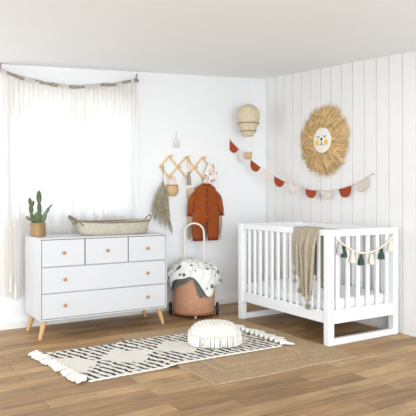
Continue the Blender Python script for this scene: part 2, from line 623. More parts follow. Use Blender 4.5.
def drawer(x0, x1, z0, z1, knobs):
    g = .0045
    d = MB().box(x0 + g, x1 - g, -hy + .003, -hy + .02, z0 + g, z1 - g).box(x0 + .02, x1 - .02, -hy + .02, hy - .06, z0 + .02, z1 - .03).build('drawer', M['lacquer'], dr, bevel=.002)
    for kx in knobs:
        k = MB().lathe([(.006, 0), (.006, .008), (.012, .011), (.0145, .016), (.0135, .021), (.008, .024)], 18).build('knob', M['copper'], d)
        k.rotation_euler = (pi / 2, 0, 0)
        k.location = (kx, -hy + .003, (z0 + z1) / 2)
drawer(xd[0], xd[1], zr[2], zr[3], [(xd[0] + xd[1]) / 2])
drawer(xd[1], xd[2], zr[2], zr[3], [0])
drawer(xd[2], xd[3], zr[2], zr[3], [(xd[2] + xd[3]) / 2])
drawer(xd[0], xd[3], zr[1], zr[2], [-.362, .37])
drawer(xd[0], xd[3], zr[0], zr[1], [-.362, .37])
for sx in (-1, 1):
    for sy in (-1, 1):
        MB().tube([(sx * (hx - .055), sy * (hy - .07), DZ0 - .0005), (sx * (hx - .012), sy * (hy - .05), 0)], [.024, .0135], 16).build('leg', M['oak'], dr)

# cactus in brass pot
ct = thing('potted_cactus', 'small prickly cactus with upright pads in brass pot on the dresser', 'plant', (1.33, 4.84, DZ1), FACE)
MB().lathe([(.058, 0), (.062, .004), (.062, .112), (.06, .115), (.056, .112), (.056, .1), (.0, .1)], 30).build('pot', M['pot'], ct)
MB().lathe([(.0555, 0), (.0555, .006), (.03, .01), (.0, .012)], 20, (0, 0, .097)).build('soil', M['soil'], ct)
def pad(x0, z0, x1, z1, wd, th=.014, y=0, m='cactus', y1=None):
    y1 = y if y1 is None else y1
    z0, z1 = .1 + (z0 - .1) * 1.36, .1 + (z1 - .1) * 1.36
    x0, x1, wd = x0 * 1.12, x1 * 1.12, wd * 1.18
    a, b = Vector((x0, y, z0)), Vector((x1, y1, z1))
    ax = (b - a).normalized()
    side = ax.cross(Vector((0, 1, 0))).normalized()
    nor = side.cross(ax)
    mx = Matrix((side, nor, ax)).transposed()
    o = MB().ball((a + b) / 2, wd, th, (b - a).length / 2 * 1.05, 16, 12, mx).build('cactus_pad', M[m], ct)
    mb = MB()
    for q in range(10):
        th_, ph = random.uniform(.3, 2.8), random.uniform(0, 2 * pi)
        p = mx @ Vector((wd * sin(th_) * cos(ph), th * sin(th_) * sin(ph), (b - a).length / 2 * 1.05 * cos(th_))) + (a + b) / 2
        nrm = (p - (a + b) / 2).normalized()
        mb.tube([p, p + nrm * .006], [.0009, .0003], 3)
    sp = mb.build('spines', M['cream'], o)
    sp['kind'] = 'stuff'
pad(.002, .095, .0, .175, .032, .02)
pad(.012, .160, .008, .235, .0165, .013)
pad(.008, .225, .006, .305, .019, .013)
pad(-.036, .100, -.05, .172, .015, .012, .005)
pad(-.05, .165, -.056, .222, .0165, .012, .005)
pad(-.056, .212, -.064, .262, .0135, .01, .004)
pad(-.05, .205, -.034, .243, .013, .01, .002)
pad(-.05, .125, -.088, .148, .010, .009, -.008, 'cactusgrey')
pad(.03, .105, .062, .178, .0165, .012, -.005, 'cactusgrey')
pad(.058, .165, .086, .205, .0115, .009, -.006, 'cactusgrey')
pad(.082, .198, .105, .222, .006, .006, -.006)

# oval changing basket
bk = thing('changing_basket', 'long oval woven seagrass basket with rope handles lying on the dresser', 'basket', (1.985, 4.80, DZ1))
L1, W1 = .335, .155
mb = MB()
n = 64
profb = [(.0, 0), (.86, 0), (.93, .012), (.97, .05), (1.0, .104), (.985, .112), (.955, .108), (.93, .05), (.88, .02), (.0, .018)]
vs, fs = [], []
for k, (r, z) in enumerate(profb):
    for j in range(n):
        a = 2 * pi * j / n
        zz = z + (.012 * cos(a) ** 2 * (z / .1) if z > .04 else 0)
        e = .82
        cxx = (abs(cos(a)) ** e) * (1 if cos(a) >= 0 else -1)
        syy = (abs(sin(a)) ** e) * (1 if sin(a) >= 0 else -1)
        q = r + (.006 * sin(z * 600) if 0 < z else 0)
        vs.append((L1 * q * cxx, W1 * q * syy, zz))
for i in range(len(profb) - 1):
    for j in range(n):
        fs.append((i * n + j, i * n + (j + 1) % n, (i + 1) * n + (j + 1) % n, (i + 1) * n + j))
mb.add(vs, fs).build('basket_body', M['seagrass'], bk, merge=True, sharp=60)
rim = []
for j in range(n):
    a = 2 * pi * j / n
    rim.append((L1 * .995 * (abs(cos(a)) ** .82) * (1 if cos(a) >= 0 else -1), W1 * .995 * (abs(sin(a)) ** .82) * (1 if sin(a) >= 0 else -1), .108 + .012 * cos(a) ** 2))
MB().tube(rim, .007, 7, closed=True).build('rim', M['seadark'], bk)
def handle(sg, top, lean, off):
    pts = []
    for i in range(17):
        a = pi * i / 16
        pts.append((sg * (L1 - .02 + lean * sin(a)), off - .062 * cos(a), .085 + top * sin(a)))
    MB().tube(pts, [.0052 + .001 * sin(i * 2.2) for i in range(17)], 8).build('handle', M['seadark'], bk)
handle(-1, .085, .10, -.05)
handle(-1, .08, .07, .06)
handle(1, .075, .05, .02)

# ------------------------------------------------------------------ crib
KX0, KX1, KY0, KY1, KH = 3.085, 3.862, 3.255, 4.46, .885
cr = thing('crib', 'white slatted wooden baby crib with sled feet beside the panelled wall', 'crib', ((KX0 + KX1) / 2, (KY0 + KY1) / 2, 0))
kx, ky = (KX1 - KX0) / 2, (KY1 - KY0) / 2
P = .058
for sx in (-1, 1):
    for sy in (-1, 1):
        xa, xb = sorted((sx * kx, sx * (kx - P)))
        ya, yb = sorted((sy * ky, sy * (ky - P)))
        po = MB().box(xa, xb, ya, yb, 0, KH).build('post', M['crib'], cr, bevel=.004)
        for z in (.2, .235, .33, .42):
            MB().tube([(sx * (kx - P / 2), sy * ky, z), (sx * (kx - P / 2), sy * (ky + .0012), z)], .0045, 10).build('bolt_cap', M['greytassel'], po)
i_ = P - .002
for sx in (-1, 1):     # long sides
    xa, xb = sorted((sx * (kx - .012), sx * (kx - .044)))
    MB().box(xa, xb, -ky + i_, ky - i_, KH - .05, KH - .001).build('top_rail', M['crib'], cr, bevel=.004)
    MB().box(xa, xb, -ky + i_, ky - i_, .165, .255).build('lower_rail', M['crib'], cr, bevel=.004)
    for k in range(12):
        y = -ky + P + (2 * ky - 2 * P) * (k + 1) / 13
        MB().box(sx * (kx - .028) - .0085, sx * (kx - .028) + .0085, y - .014, y + .014, .254, KH - .049).build('slat', M['crib'], cr, bevel=.003)
for sy in (-1, 1):     # short ends
    ya, yb = sorted((sy * (ky - .006), sy * (ky - .046)))
    MB().box(-kx + i_, kx - i_, ya, yb, KH - .055, KH - .001).build('top_rail', M['crib'], cr, bevel=.004)
    MB().box(-kx + i_, kx - i_, ya, yb, .163, .268).build('lower_rail', M['crib'], cr, bevel=.004)
    MB().box(-kx + i_, kx - i_, ya, yb, 0, .05).build('floor_rail', M['crib'], cr, bevel=.004)
    for k in range(6):
        x = -kx + P + (2 * kx - 2 * P) * (k + .5) / 6
        MB().box(x - .017, x + .017, sy * (ky - .026) - .0085, sy * (ky - .026) + .0085, .267, KH - .054).build('slat', M['crib'], cr, bevel=.003)
MB().box(-kx + .046, kx - .046, -ky + .048, ky - .048, .215, .24).build('mattress_base', M['crib'], cr)

mt = MB().box(-kx + .052, kx - .052, -ky + .052, ky - .052, 0, .10).build('crib_mattress', M['sheet'], bevel=.03)
mt.modifiers['bevel'].segments = 4
place(mt, (cr.location.x, cr.location.y, .2405))
tag(mt, 'white sheeted mattress lying inside the slatted crib', 'mattress')

# knitted throw folded over the near long rail
tb = thing('knitted_throw', 'beige knitted throw with pompom corners draped over the crib front rail', 'blanket', (KX0 + .028, 3.52, KH))
def throw_part(name, y0, y1, lf, lb, amp, fr, ph, side, lap):
    """y0..y1 along the rail (0 at centre), lf front length function, lb length inside"""
    def fn(u, v):
        y = y0 + (y1 - y0) * u
        f = amp * sin(u * fr + ph)
        tot_f, tot_b = lf(u), lb(u)
        s = -tot_b + (tot_f + tot_b) * v
        R = .022 + lap
        if abs(s) < R * pi / 2:
            a = s / R
            x, z = -R * sin(a), R * cos(a) - .022
        else:
            d = abs(s) - R * pi / 2
            sg = -1 if s > 0 else 1
            x, z = sg * R, -d - .022
            x += sg * (abs(f) + f * .5 + .004) * min(1, d / .12)
        pinch = 1 - .6 * max(0, (s - R * pi / 2)) / .6 if side else 1
        yy = y if not side else ((y - side) * pinch + side)
        return (x, yy, z + .006)
    return MB().grid(fn, 36, 60).build(name, M['knit'], tb, solid=.008, sharp=180)
throw_part('knitted_fold', -.15, .05, lambda u: .48 + .12 * sin(u * 2.2 + .2), lambda u: .33 + .2 * (1 - u), .024, 13, .6, -.05, .006)
throw_part('knitted_fold', -.01, .15, lambda u: .50 - .19 * u + .02 * sin(u * 9), lambda u: .3, .022, 11, 2.1, .08, .0)
def pompom(y, z, r=.024, x=-.05):
    mb = MB()
    for q in range(170):
        d = Vector((random.gauss(0, 1), random.gauss(0, 1), random.gauss(0, 1))).normalized()
        mb.tube([(x, y, z), Vector((x, y, z)) + d * r * random.uniform(.85, 1.1)], [.0045, .0018], 4)
    mb.tube([(x, y, z), (x + .006, y + .004, z + r * 2.2)], .003, 5)
    mb.build('pompom', M['knit'], tb)
pompom(-.055, -.612, .026)
pompom(.10, -.36, .021)
pompom(.045, -.50, .02)
pompom(.105, -.43, .017)

# tassel garland along the near end
ga = thing('tassel_garland', 'wooden bead garland with green and cream tassels on the near crib end', 'garland', (3.472, KY0 - .012, .69))
def gz(x):
    u = (x - 3.472) / .316
    return .692 + .127 * u * u
mb = MB()
mb.tube([(3.157 + .63 * i / 30 - 3.472, 0, gz(3.157 + .63 * i / 30) - .69) for i in range(31)], .003, 6)
s_ = 3.157
while s_ < 3.787:
    mb.ball((s_ - 3.472, 0, gz(s_) - .69), .0088, nu=10, nv=7)
    sl = 2 * .127 * (s_ - 3.472) / .316 ** 2
    s_ += .0175 / sqrt(1 + sl * sl)
mb.build('bead_string', M['bead'], ga)
for x, o_ in ((3.157, -.006), (3.787, .006)):
    MB().tube([(x - 3.472, 0, gz(x) - .69), (x - 3.472 + o_, .004, .189)], .003, 6).build('tie', M['cream'], ga)
for x, m, lab in ((3.183, 'greygreen', 'pale grey tassel'), (3.229, 'green', 'dark green tassel'), (3.319, 'cream', 'cream tassel'), (3.413, 'green', 'dark green tassel'),
                  (3.529, 'cream', 'cream tassel'), (3.644, 'green', 'dark green tassel'), (3.748, 'cream', 'cream tassel')):
    z = gz(x) - .69 - .012
    mb = MB().ball((x - 3.472, -.002, z - .012), .0145, nu=12, nv=8)
    mb.lathe([(.011, -.02), (.018, -.034), (.024, -.06), (.0255, -.084), (.005, -.085)], 16, (x - 3.472, -.002, z), rib=lambda a: .08 * sin(a * 8))
    o = mb.build('tassel', M[m], ga)
    o['label'] = lab

# ------------------------------------------------------------------ straw lion on the panelled wall
LY, LZ = 4.165, 1.672
ln = thing('straw_lion_head', 'round straw lion head with felt face hanging on the panelled wall', 'wall decoration', (SW, LY, LZ))
mb = MB()
def shade():
    k = random.uniform(.62, 1.12)
    return (k * random.uniform(.97, 1.02), k * random.uniform(.93, 1.0), k * random.uniform(.84, 1.0))
mb.lathe([(.0, .002), (.27, .002), (.26, .03), (.12, .05), (.0, .05)], 40)
mb.v = [(-p[2], p[0], p[1]) for p in mb.v]
mb.c = [(.7, .66, .58)] * len(mb.v)
for layer, (r0, r1, h, cnt) in enumerate(((.20, .335, .03, 1000), (.15, .285, .052, 1000), (.11, .225, .07, 900), (.095, .175, .085, 650))):
    for q in range(cnt):
        a = random.uniform(0, 2 * pi)
        da = random.gauss(0, .16)
        lump = 1 + .035 * sin(a * 7 + layer * 2) + .03 * sin(a * 13 + layer)
        rr = r1 * lump * random.uniform(.84, 1.06)
        ra = r0 * random.uniform(.8, 1.05)
        wd = random.uniform(.0025, .0045)
        p0 = Vector((-h * .8, ra * cos(a), ra * sin(a)))
        p2 = Vector((-h * random.uniform(.15, .75), rr * cos(a + da), rr * sin(a + da)))
        p1 = (p0 + p2) / 2 + Vector((-random.uniform(.008, .03), random.gauss(0, .006), random.gauss(0, .006)))
        d = (p2 - p0).normalized()
        sd = d.cross(Vector((1, 0, 0))).normalized() * wd
        sd += Vector((random.gauss(0, wd * .5), 0, 0))
        c = shade()
        mb.add([p0 - sd, p0 + sd, p1 + sd, p1 - sd, p2 + sd * .4, p2 - sd * .4], [(0, 1, 2, 3), (3, 2, 4, 5)], c)
mane = mb.build('mane', M['straw'], ln, smooth=False, col=True)
FYc, FZc, FX = -.058, -.003, -.085
mb = MB().lathe([(.0, 0), (.116, 0), (.12, .004), (.118, .01), (.1, .014), (.0, .016)], 44)
mb.v = [(FX - p[2], FYc + p[0], FZc + p[1]) for p in mb.v]
face = mb.build('face', M['disc'], ln)
fx = FX - .0165
def flatdisc(y, z, r, m, name, rz_=None):
    mb = MB().lathe([(.0, 0), (r, 0), (r * .95, .004), (.0, .0045)], 20, sy=(rz_ or r) / r)
    mb.v = [(fx + .001 - p[2], FYc + y + p[0], FZc + z + p[1]) for p in mb.v]
    return mb.build(name, M[m], face)
flatdisc(.062, -.022, .027, 'yellow', 'cheek')
flatdisc(-.062, -.022, .027, 'yellow', 'cheek')
flatdisc(0, .012, .015, 'black', 'nose', .011)
for s in (1, -1):
    MB().tube([(fx - .001, FYc + s * (.028 + .034 * i / 8), FZc + .04 - .012 * sin(pi * i / 8)) for i in range(9)], .0028, 6).build('eye', M['black'], face)
mb = MB().tube([(fx - .001, FYc, FZc + .01), (fx - .001, FYc, FZc - .03)], .0024, 6)
for s in (1, -1):
    mb.tube([(fx - .001, FYc + s * .028 * i / 8, FZc - .03 - .016 * sin(pi * .5 * i / 8 + pi * .25 * (i > 4) * (i - 4) / 4)) for i in range(9)], .0024, 6)
mb.build('mouth', M['black'], face)

# ------------------------------------------------------------------ bunting across the corner
A, B = Vector((3.437, BW - .012, 1.724)), Vector((SW - .012, 3.552, 1.334))
bu = thing('bunting', 'bunting of rust, pink and beige half round flags strung across the corner', 'bunting', A)
def bpt(u):
    p = A.lerp(B, u)
    # hangs in a plane a little bowed towards the walls behind it
    bow = sin(pi * u) * .12
    p.x += bow * .95
    p.y += bow * .3
    p.x = min(p.x, SW - .02)
    p.z -= SAG * 4 * u * (1 - u)
    return p
SAG = .31
pts = [bpt(i / 60) - A for i in range(61)]
mb = MB().tube(pts, .0022, 6)
mb.tube([pts[0], pts[0] + Vector((0, .012, .03))], .002, 5)
mb.build('string', M['twine'], bu)
MB().ball((0, .006, 0), .006).build('nail', M['steel'], bu)
MB().ball(B - A + Vector((.006, 0, 0)), .006).build('nail', M['steel'], bu)
FL = [(.025, 'rustfelt', 'rust flag'), (.098, 'ivoryfelt', 'pale stone flag'), (.177, 'rustfelt', 'rust flag'), (.258, 'pink', 'pale pink flag'), (.344, 'rustfelt', 'rust flag'),
      (.449, 'pink', 'pale pink flag'), (.568, 'rustfelt', 'rust flag'), (.676, 'beigefelt', 'beige flag'), (.81, 'rustfelt', 'rust flag'), (.925, 'beigefelt', 'beige flag')]

def flag(u, m, lab):
    n_ = 18
    FW = .031 + .016 * u
    top = [bpt(u - FW + 2 * FW * i / n_) - A for i in range(n_ + 1)]
    c0 = top[n_ // 2]
    wdt = (top[-1] - top[0]).length / 2
    tv = (top[-1] - top[0]).normalized()
    dn = Vector((0, 0, -1)) - tv * tv.dot(Vector((0, 0, -1)))
    dn = (dn.normalized() * .6 + Vector((0, 0, -1)) * .4)
    rows = 8
    vs, fs = [], []
    for k in range(rows + 1):
        for i in range(n_ + 1):
            e = -1 + 2 * i / n_
            dep = wdt * 1.18 * sqrt(max(0, 1 - abs(e) ** 2.4))
            off = Vector((-.004, -.003, 0)) * sin(e * 3 + u * 40) * (k / rows)
            vs.append(top[i] + dn * dep * k / rows + off)
    for k in range(rows):
        for i in range(n_):
            a = k * (n_ + 1) + i
            fs.append((a, a + 1, a + n_ + 2, a + n_ + 1))
    o = MB().add(vs, fs).build('flag', M[m], bu, solid=.004, sharp=180)
    o['label'] = lab
for a in FL:
    flag(*a)

# ------------------------------------------------------------------ hot air balloon ornament
bl = thing('balloon_ornament', 'woven bamboo hot air balloon ornament hanging near the room corner', 'ornament', (3.49, 4.86, 1.92))
ch = ceil_z(3.49, 4.86) - 1.92
prof = []
for i in range(20):
    q = i / 19
    if q < .45:
        th = .08 + (pi / 2 - .08) * q / .45
        prof.append((.118 * sin(th), .05 + .115 * cos(th)))
    else:
        e = (q - .45) / .55
        prof.append((.118 - .068 * e ** 1.7, .05 - .215 * e))
ribs = lambda a: .018 * cos(a * 16)
env = MB().lathe(prof, 96, (0, 0, .0), rib=ribs).build('envelope', M['balloon'], bl, sharp=180)
for z, r in ((-.035, .108), (-.115, .078)):
    MB().tube([(r * cos(2 * pi * i / 36), r * sin(2 * pi * i / 36), z) for i in range(36)], .006, 7, closed=True).build('band', M['balloonband'], bl)
MB().lathe([(.026, -.40), (.034, -.395), (.038, -.33), (.034, -.33), (.03, -.39), (0, -.39)], 24, sx=1, sy=1).build('basket', M['woodpot'], bl)
for k in range(4):
    a = pi / 4 + k * pi / 2
    MB().tube([(.044 * cos(a), .044 * sin(a), -.155), (.034 * cos(a), .034 * sin(a), -.335)], .0014, 5).build('cord', M['disc'], bl)
MB().tube([(0, 0, .16), (0, 0, ch)], .0011, 5).build('hanging_thread', M['disc'], bl)

# ------------------------------------------------------------------ accordion peg rack and what hangs on it
RY = BW
rk = thing('peg_rack', 'pale wooden accordion peg rack on the white wall right of the window', 'wall rack', (2.89, RY, 1.43))
def nd(i, j):
    # i = column 0..6, j = -1 bottom, 0 mid, 1 top
    return Vector((2.603 + i * .0965 - 2.89, 0, j * .104))
def strip(a, b, y):
    d = (b - a).normalized()
    a, b = a - d * .012, b + d * .012
    s = Vector((-d.z, 0, d.x)) * .0085
    v = []
    for yy in (y, y - .006):
        for p in (a - s, b - s, b + s, a + s):
            v.append((p.x, yy, p.z))
    MB().add(v, [(0, 1, 2, 3), (7, 6, 5, 4), (0, 4, 5, 1), (1, 5, 6, 2), (2, 6, 7, 3), (3, 7, 4, 0)]).build('strip', M['rackwood'], rk, bevel=.002)
up = [(0, 0, 1, 1), (1, -1, 3, 1), (3, -1, 5, 1), (5, -1, 6, 0)]
dn_ = [(0, 0, 1, -1), (1, 1, 3, -1), (3, 1, 5, -1), (5, 1, 6, 0)]
for a in up:
    strip(nd(a[0], a[1]), nd(a[2], a[3]), -.012)
for a in dn_:
    strip(nd(a[0], a[1]), nd(a[2], a[3]), -.0185)
for i, j in ((0, 0), (2, 0), (4, 0), (6, 0), (1, 1), (3, 1), (5, 1), (1, -1), (3, -1), (5, -1)):
    p = nd(i, j)
    mb = MB().lathe([(.006, 0), (.006, .06), (.0115, .066), (.0125, .074), (.010, .08), (.004, .082)], 14)
    mb.v = [(p.x + q[0], -q[2], p.z + q[1]) for q in mb.v]
    mb.build('peg', M['rackwood'], rk)

# dried grass bunch from the leftmost peg
gr = thing('dried_grass_bunch', 'grey brown bunch of dried pampas grass hanging head down beside the window', 'dried flowers', (2.603, 5.05, 1.43))
mb = MB().tube([(0, -.012, .0055), (-.002, -.008, -.09), (0, -.004, -.17)], .0028, 6).tube([(0, .006, .0055), (.004, .004, -.09), (0, -.002, -.17)], .0028, 6)
for i in range(3):
    mb.tube([(.012 * cos(q * .7), .012 * sin(q * .7) - .004, -.165 - .008 * i) for q in range(9)], .002, 5, closed=True)
mb.build('hanging_string', M['greytassel'], gr)
stems = [(-.11, -.42, -.01), (-.085, -.49, .0), (-.04, -.52, -.02), (.01, -.55, -.025), (.05, -.5, -.02), (.085, -.60, -.005), (-.06, -.38, -.03), (.02, -.4, -.035)]
for k, (dx, dz, dy) in enumerate(stems):
    mb = MB()
    def ax(t):
        return Vector((dx * t ** (1.2 if dx < 0 else 2.1) * 1.15, -.004 + dy * t, -.14 + (dz + .14) * t))
    mb.tube([ax(i / 8) + Vector((0, 0, .03 * (1 - i / 8))) for i in range(9)], [.0022] * 9, 5, (.75, .72, .6))
    for q in range(300):
        t = random.uniform(.12, 1)
        p = ax(t)
        wdt = .048 * sin(pi * min(1, t * .8 + .2))
        a = random.uniform(0, 2 * pi)
        e = p + Vector((cos(a) * wdt, sin(a) * wdt * .55, -.05 - .03 * random.random()))
        e.y = min(e.y, .045)
        m_ = (p + e) / 2 + Vector((cos(a) * wdt * .3, 0, .004))
        k_ = random.uniform(.6, 1.15)
        mb.tube([p, m_, e], [.0014, .0016, .0006], 3, (k_, k_ * .97, k_ * .9))
    mb.build('plume', M['plume'], gr, smooth=False, col=True)

# small round pot with a handle
hp = thing('hanging_pot', 'small round tan woven pot hanging by its handle from the rack', 'basket', (2.6995, 5.042, 1.326))
MB().lathe([(.0, -.188), (.035, -.186), (.055, -.165), (.0625, -.13), (.06, -.095), (.053, -.077), (.047, -.077), (.054, -.1), (.055, -.13), (.03, -.176), (.0, -.178)], 30).build('pot_body', M['woodpot'], hp)
MB().tube([(.056 * cos(2 * pi * i / 30), .056 * sin(2 * pi * i / 30), -.08) for i in range(30)], .0055, 7, closed=True).build('rim', M['copper'], hp)
mb = MB()
hpts = [(-.052, 0, -.085), (-.036, 0, -.03), (-.032, 0, .0), (-.02, 0, .0075), (0, 0, .0085), (.02, 0, .0075), (.032, 0, .0), (.036, 0, -.03), (.052, 0, -.085)]
mb.tube(hpts, .0042, 7).tube([(-.034, 0, -.022), (.034, 0, -.022)], .0036, 6)
mb.build('handle', M['rackwood'], hp)

# grey tassel on a beaded loop
tl = thing('beaded_tassel', 'grey cotton tassel on a beaded loop in the middle of the peg rack', 'tassel', (2.8925, 5.05, 1.534))
mb = MB()
for s in (-1, 1):
    mb.tube([(0, 0, .009), (s * .012, -.004, -.04), (s * .016, -.005, -.09), (s * .003, -.005, -.15)], .0016, 5)
    for q in range(9):
        mb.ball((s * (.012 + .004 * sin(q * .4)), -.005, -.03 - q * .011), .005, nu=8, nv=6)
mb.build('bead_loop', M['rackwood'], tl)
mb = MB().ball((0, -.005, -.165), .014).lathe([(.009, -.175), (.016, -.2), (.021, -.25), (.022, -.285), (.0, -.286)], 18, (0, -.005, 0), rib=lambda a: .07 * sin(a * 9))
mb.build('skirt', M['greytassel'], tl)

# romper on a hanger
RX, RYc = 3.07, 5.012
hg = thing('clothes_hanger', 'small white hanger holding the rust romper under the peg rack', 'hanger', (3.0855, RYc, 1.326))
mb = MB().tube([(0, 0, -.10), (0, 0, -.03), (.012, 0, -.018), (.014, 0, -.002), (.006, 0, .0095), (-.006, 0, .009), (-.012, 0, 0)], .0024, 7)
mb.build('hook', M['steel'], hg)
mb = MB().tube([(-.105, 0, -.125), (-.06, 0, -.105), (0, 0, -.096), (.06, 0, -.105), (.105, 0, -.125)], [.006, .008, .009, .008, .006], 8)
mb.build('shoulder_bar', M['trim'], hg)

rm = thing('romper', 'rust orange long sleeved baby romper hanging on the white wall', 'clothing', (RX, RYc, 1.26))
def ring(cx_, z, hw_, hd, n=40, ax=(1, 0), tilt=0):
    out = []
    for j in range(n):
        a = 2 * pi * j / n
        ca, sa = cos(a), sin(a)
        px = hw_ * (abs(ca) ** .75) * (1 if ca >= 0 else -1)
        py = hd * (abs(sa) ** .9) * (1 if sa >= 0 else -1)
        out.append((cx_ + px * ax[0], py, z + px * ax[1]))
    return out
mb = MB()
tor = [(.0, .002, .045, .012), (.0, -.012, .078, .016), (0, -.032, .112, .02), (0, -.075, .128, .024), (0, -.14, .132, .028), (0, -.22, .148, .032), (0, -.30, .155, .034), (0, -.36, .158, .032), (0, -.39, .155, .026)]
mb.loft([ring(c, z, a, d) for c, z, a, d in tor])
for s in (-1, 1):
    lg = [(s * .078, -.33, .074, .03), (s * .082, -.40, .074, .03), (s * .084, -.46, .071, .028), (s * .086, -.51, .068, .026), (s * .087, -.548, .064, .022)]
    mb.loft([ring(c, z, a, d) for c, z, a, d in lg])
body = mb.build('body', M['rust'], rm)
rmd = body.modifiers.new('rm', 'REMESH')
rmd.mode, rmd.voxel_size, rmd.use_smooth_shade = 'VOXEL', .0065, True
sm = body.modifiers.new('sm', 'SMOOTH')
sm.factor, sm.iterations = .5, 6
for s in (-1, 1):
    mb = MB()
    sl = [(.085, -.05, .040, -.7), (.118, -.066, .042, -.75), (.148, -.11, .038, -.38), (.166, -.18, .034, -.2), (.182, -.25, .030, -.16), (.19, -.30, .027, -.1)]
    mb.loft([ring(s * c, z, a, .021, ax=(1, s * t_)) for c, z, a, t_ in sl])
    o = mb.build('sleeve', M['rust'], rm, sub=1)
    MB().loft([ring(s * .19, -.298, .0275, .0215), ring(s * .193, -.322, .0255, .02)]).build('cuff', M['rustdark'], o)
    MB().loft([ring(s * .087, -.546, .0645, .0225), ring(s * .087, -.572, .061, .0215)]).build('leg_cuff', M['rustdark'], rm)
pl = MB()
def plk(u, v):
    z = -.02 - .355 * v
    d = .0265 + .008 * min(1, max(0, (-z - .03) / .2))
    return (-.008 + .016 * u, -d + .002 - .001 * sin(pi * u), z)
plo = pl.grid(plk, 4, 24).build('placket', M['rustdark'], rm, solid=.003, sharp=180)
for k in range(6):
    z = -.03 - k * .06
    d = .0265 + .008 * min(1, max(0, (-z - .03) / .2))
    mb = MB().lathe([(.004, 0), (.004, .002), (.002, .003)], 10)
    mb.v = [(q[0], -d - q[2] + .001, z + q[1]) for q in mb.v]
    mb.build('button', M['copper'], plo)
MB().tube([(.046 * cos(2 * pi * i / 28), -.004 + .014 * sin(2 * pi * i / 28), .014 - .016 * max(0, -sin(2 * pi * i / 28)) - .012) for i in range(28)], .0055, 7, closed=True).build('collar', M['rustdark'], rm)

# floral muslin on the rightmost peg
fc = thing('muslin_cloth', 'white muslin cloth with red and grey floral print at the right end of the rack', 'cloth', (3.182, 5.078, 1.43))
def fcl(u, v):
    top = v > .86
    z = -.165 + .205 * v - .03 * sin(u * 5) * (1 - v)
    half = .075 * (1 - .62 * max(0, (v - .45) / .55))
    x = -.02 + (2 * u - 1) * half - .012 * (1 - v)
    y = -.012 + .014 * sin(u * 17 + v * 2) * (1 - .5 * v) - .012 * (1 - (2 * u - 1) ** 2)
    return (x, y, z)
MB().grid(fcl, 40, 30).build('printed_cloth', M['floral'], fc, solid=.004, sharp=180)
MB().tube([(0, -.0, .011), (-.012, -.008, .02), (-.02, -.012, .03)], .0028, 6).tube([(0, -.018, .011), (-.012, -.016, .02), (-.02, -.014, .03)], .0028, 6).build('hanging_loop', M['cream'], fc)

# fringed beige wrap behind the romper
sh = thing('fringed_wrap', 'beige fringed woven wrap hanging on the wall behind the rust romper', 'cloth', (3.07, 5.085, 1.22))
def shc(u, v):
    x = -.175 + (.35 + .05 * (1 - v)) * u
    return (x, .009 * sin(u * 24) - .004, -.37 + .36 * v + .02 * sin(u * 4))
MB().grid(shc, 50, 20).build('woven_cloth', M['wrapcloth'], sh, solid=.004, sharp=180)
mb = MB()
for q in range(130):
    u = (q + random.random()) / 130
    x, y, z = shc(u, 0)
    l = random.uniform(.1, .17)
    mb.tube([(x, y, z + .005), (x + random.gauss(0, .006), y - .004, z - l * .5), (x + random.gauss(0, .014), min(y, .02), z - l)], [.0022, .0022, .0012], 4)
for q in range(90):
    s = 1
    z = random.uniform(-.36, -.06)
    x, y, _ = shc(1, .5)
    l = random.uniform(.02, .055)
    mb.tube([(x - .006, y, z), (x + l * .5, y - .006, z - l * .5), (x + l * .7, y - .002, z - l * 1.5)], [.0022, .002, .001], 4)
o = mb.build('fringe', M['twine'], sh)
o['kind'] = 'stuff'
MB().tube([(3.0855 - 3.07, -.028, 1.334 - 1.22), (.008, -.02, .11), (0, -.004, -.015)], .0025, 5).build('hanging_loop', M['twine'], sh)

# white feather ornament above the rack
fe = thing('feather_ornament', 'tiny white feather ornament on the wall above the peg rack', 'ornament', (2.785, BW - .006, 1.775))
MB().ball((0, 0, 0), .005).tube([(0, -.002, 0), (.001, -.003, -.06)], .0012, 5).build('string', M['twine'], fe)
for k, (x, z, tl_) in enumerate(((-.022, -.055, -.35), (.0, -.05, 0), (.024, -.058, .38))):
    def ff(u, v, x=x, z=z, tl_=tl_):
        l = .10 * v
        wv = .016 * sin(pi * min(1, .08 + v * .9)) ** .7
        s = (2 * u - 1) * wv * (1 + .12 * sin(v * 60))
        return (x * (.3 + .7 * v) + s * cos(tl_) + l * sin(tl_) * .2, -.006 - .006 * (1 - (2 * u - 1) ** 2) + .002 * sin(v * 3), z - l + abs(s) * .3)
    MB().grid(ff, 8, 24).build('feather', M['feather'], fe, solid=.0015, sharp=180)

# ------------------------------------------------------------------ rattan trolley and the blanket on it
TX, TY = 2.805, 4.80
tr = thing('rattan_trolley', 'terracotta rattan pull along basket trolley with cream arched handle right of the dresser', 'trolley', (TX, TY, 0), FACE)
rb = lambda a: .02 * abs(cos(a * 26)) - .01
MB().lathe([(.0, .028), (.185, .028), (.193, .04), (.198, .13), (.2, .25), (.198, .38), (.192, .452), (.182, .455), (.184, .38), (.186, .2), (.18, .065), (0, .06)], 208, rib=rb).build('basket_body', M['rattan'], tr, sharp=180)
for z, r in ((.04, .197), (.448, .193)):
    MB().tube([(r * cos(2 * pi * i / 48), r * sin(2 * pi * i / 48), z) for i in range(48)], .009, 8, closed=True).build('rim', M['rattandark'], tr)
pts = [(-.096, .165, .3)] + [(-.096, .165, .45 + .06 * i) for i in range(6)]
pts += [(-.096 * cos(pi * i / 14), .165, .775 + .096 * sin(pi * i / 14)) for i in range(1, 14)]
pts += [(.096, .165, .45 + .06 * (5 - i)) for i in range(6)] + [(.096, .165, .3)]
MB().tube(pts, .0095, 10).build('handle', M['handle'], tr)
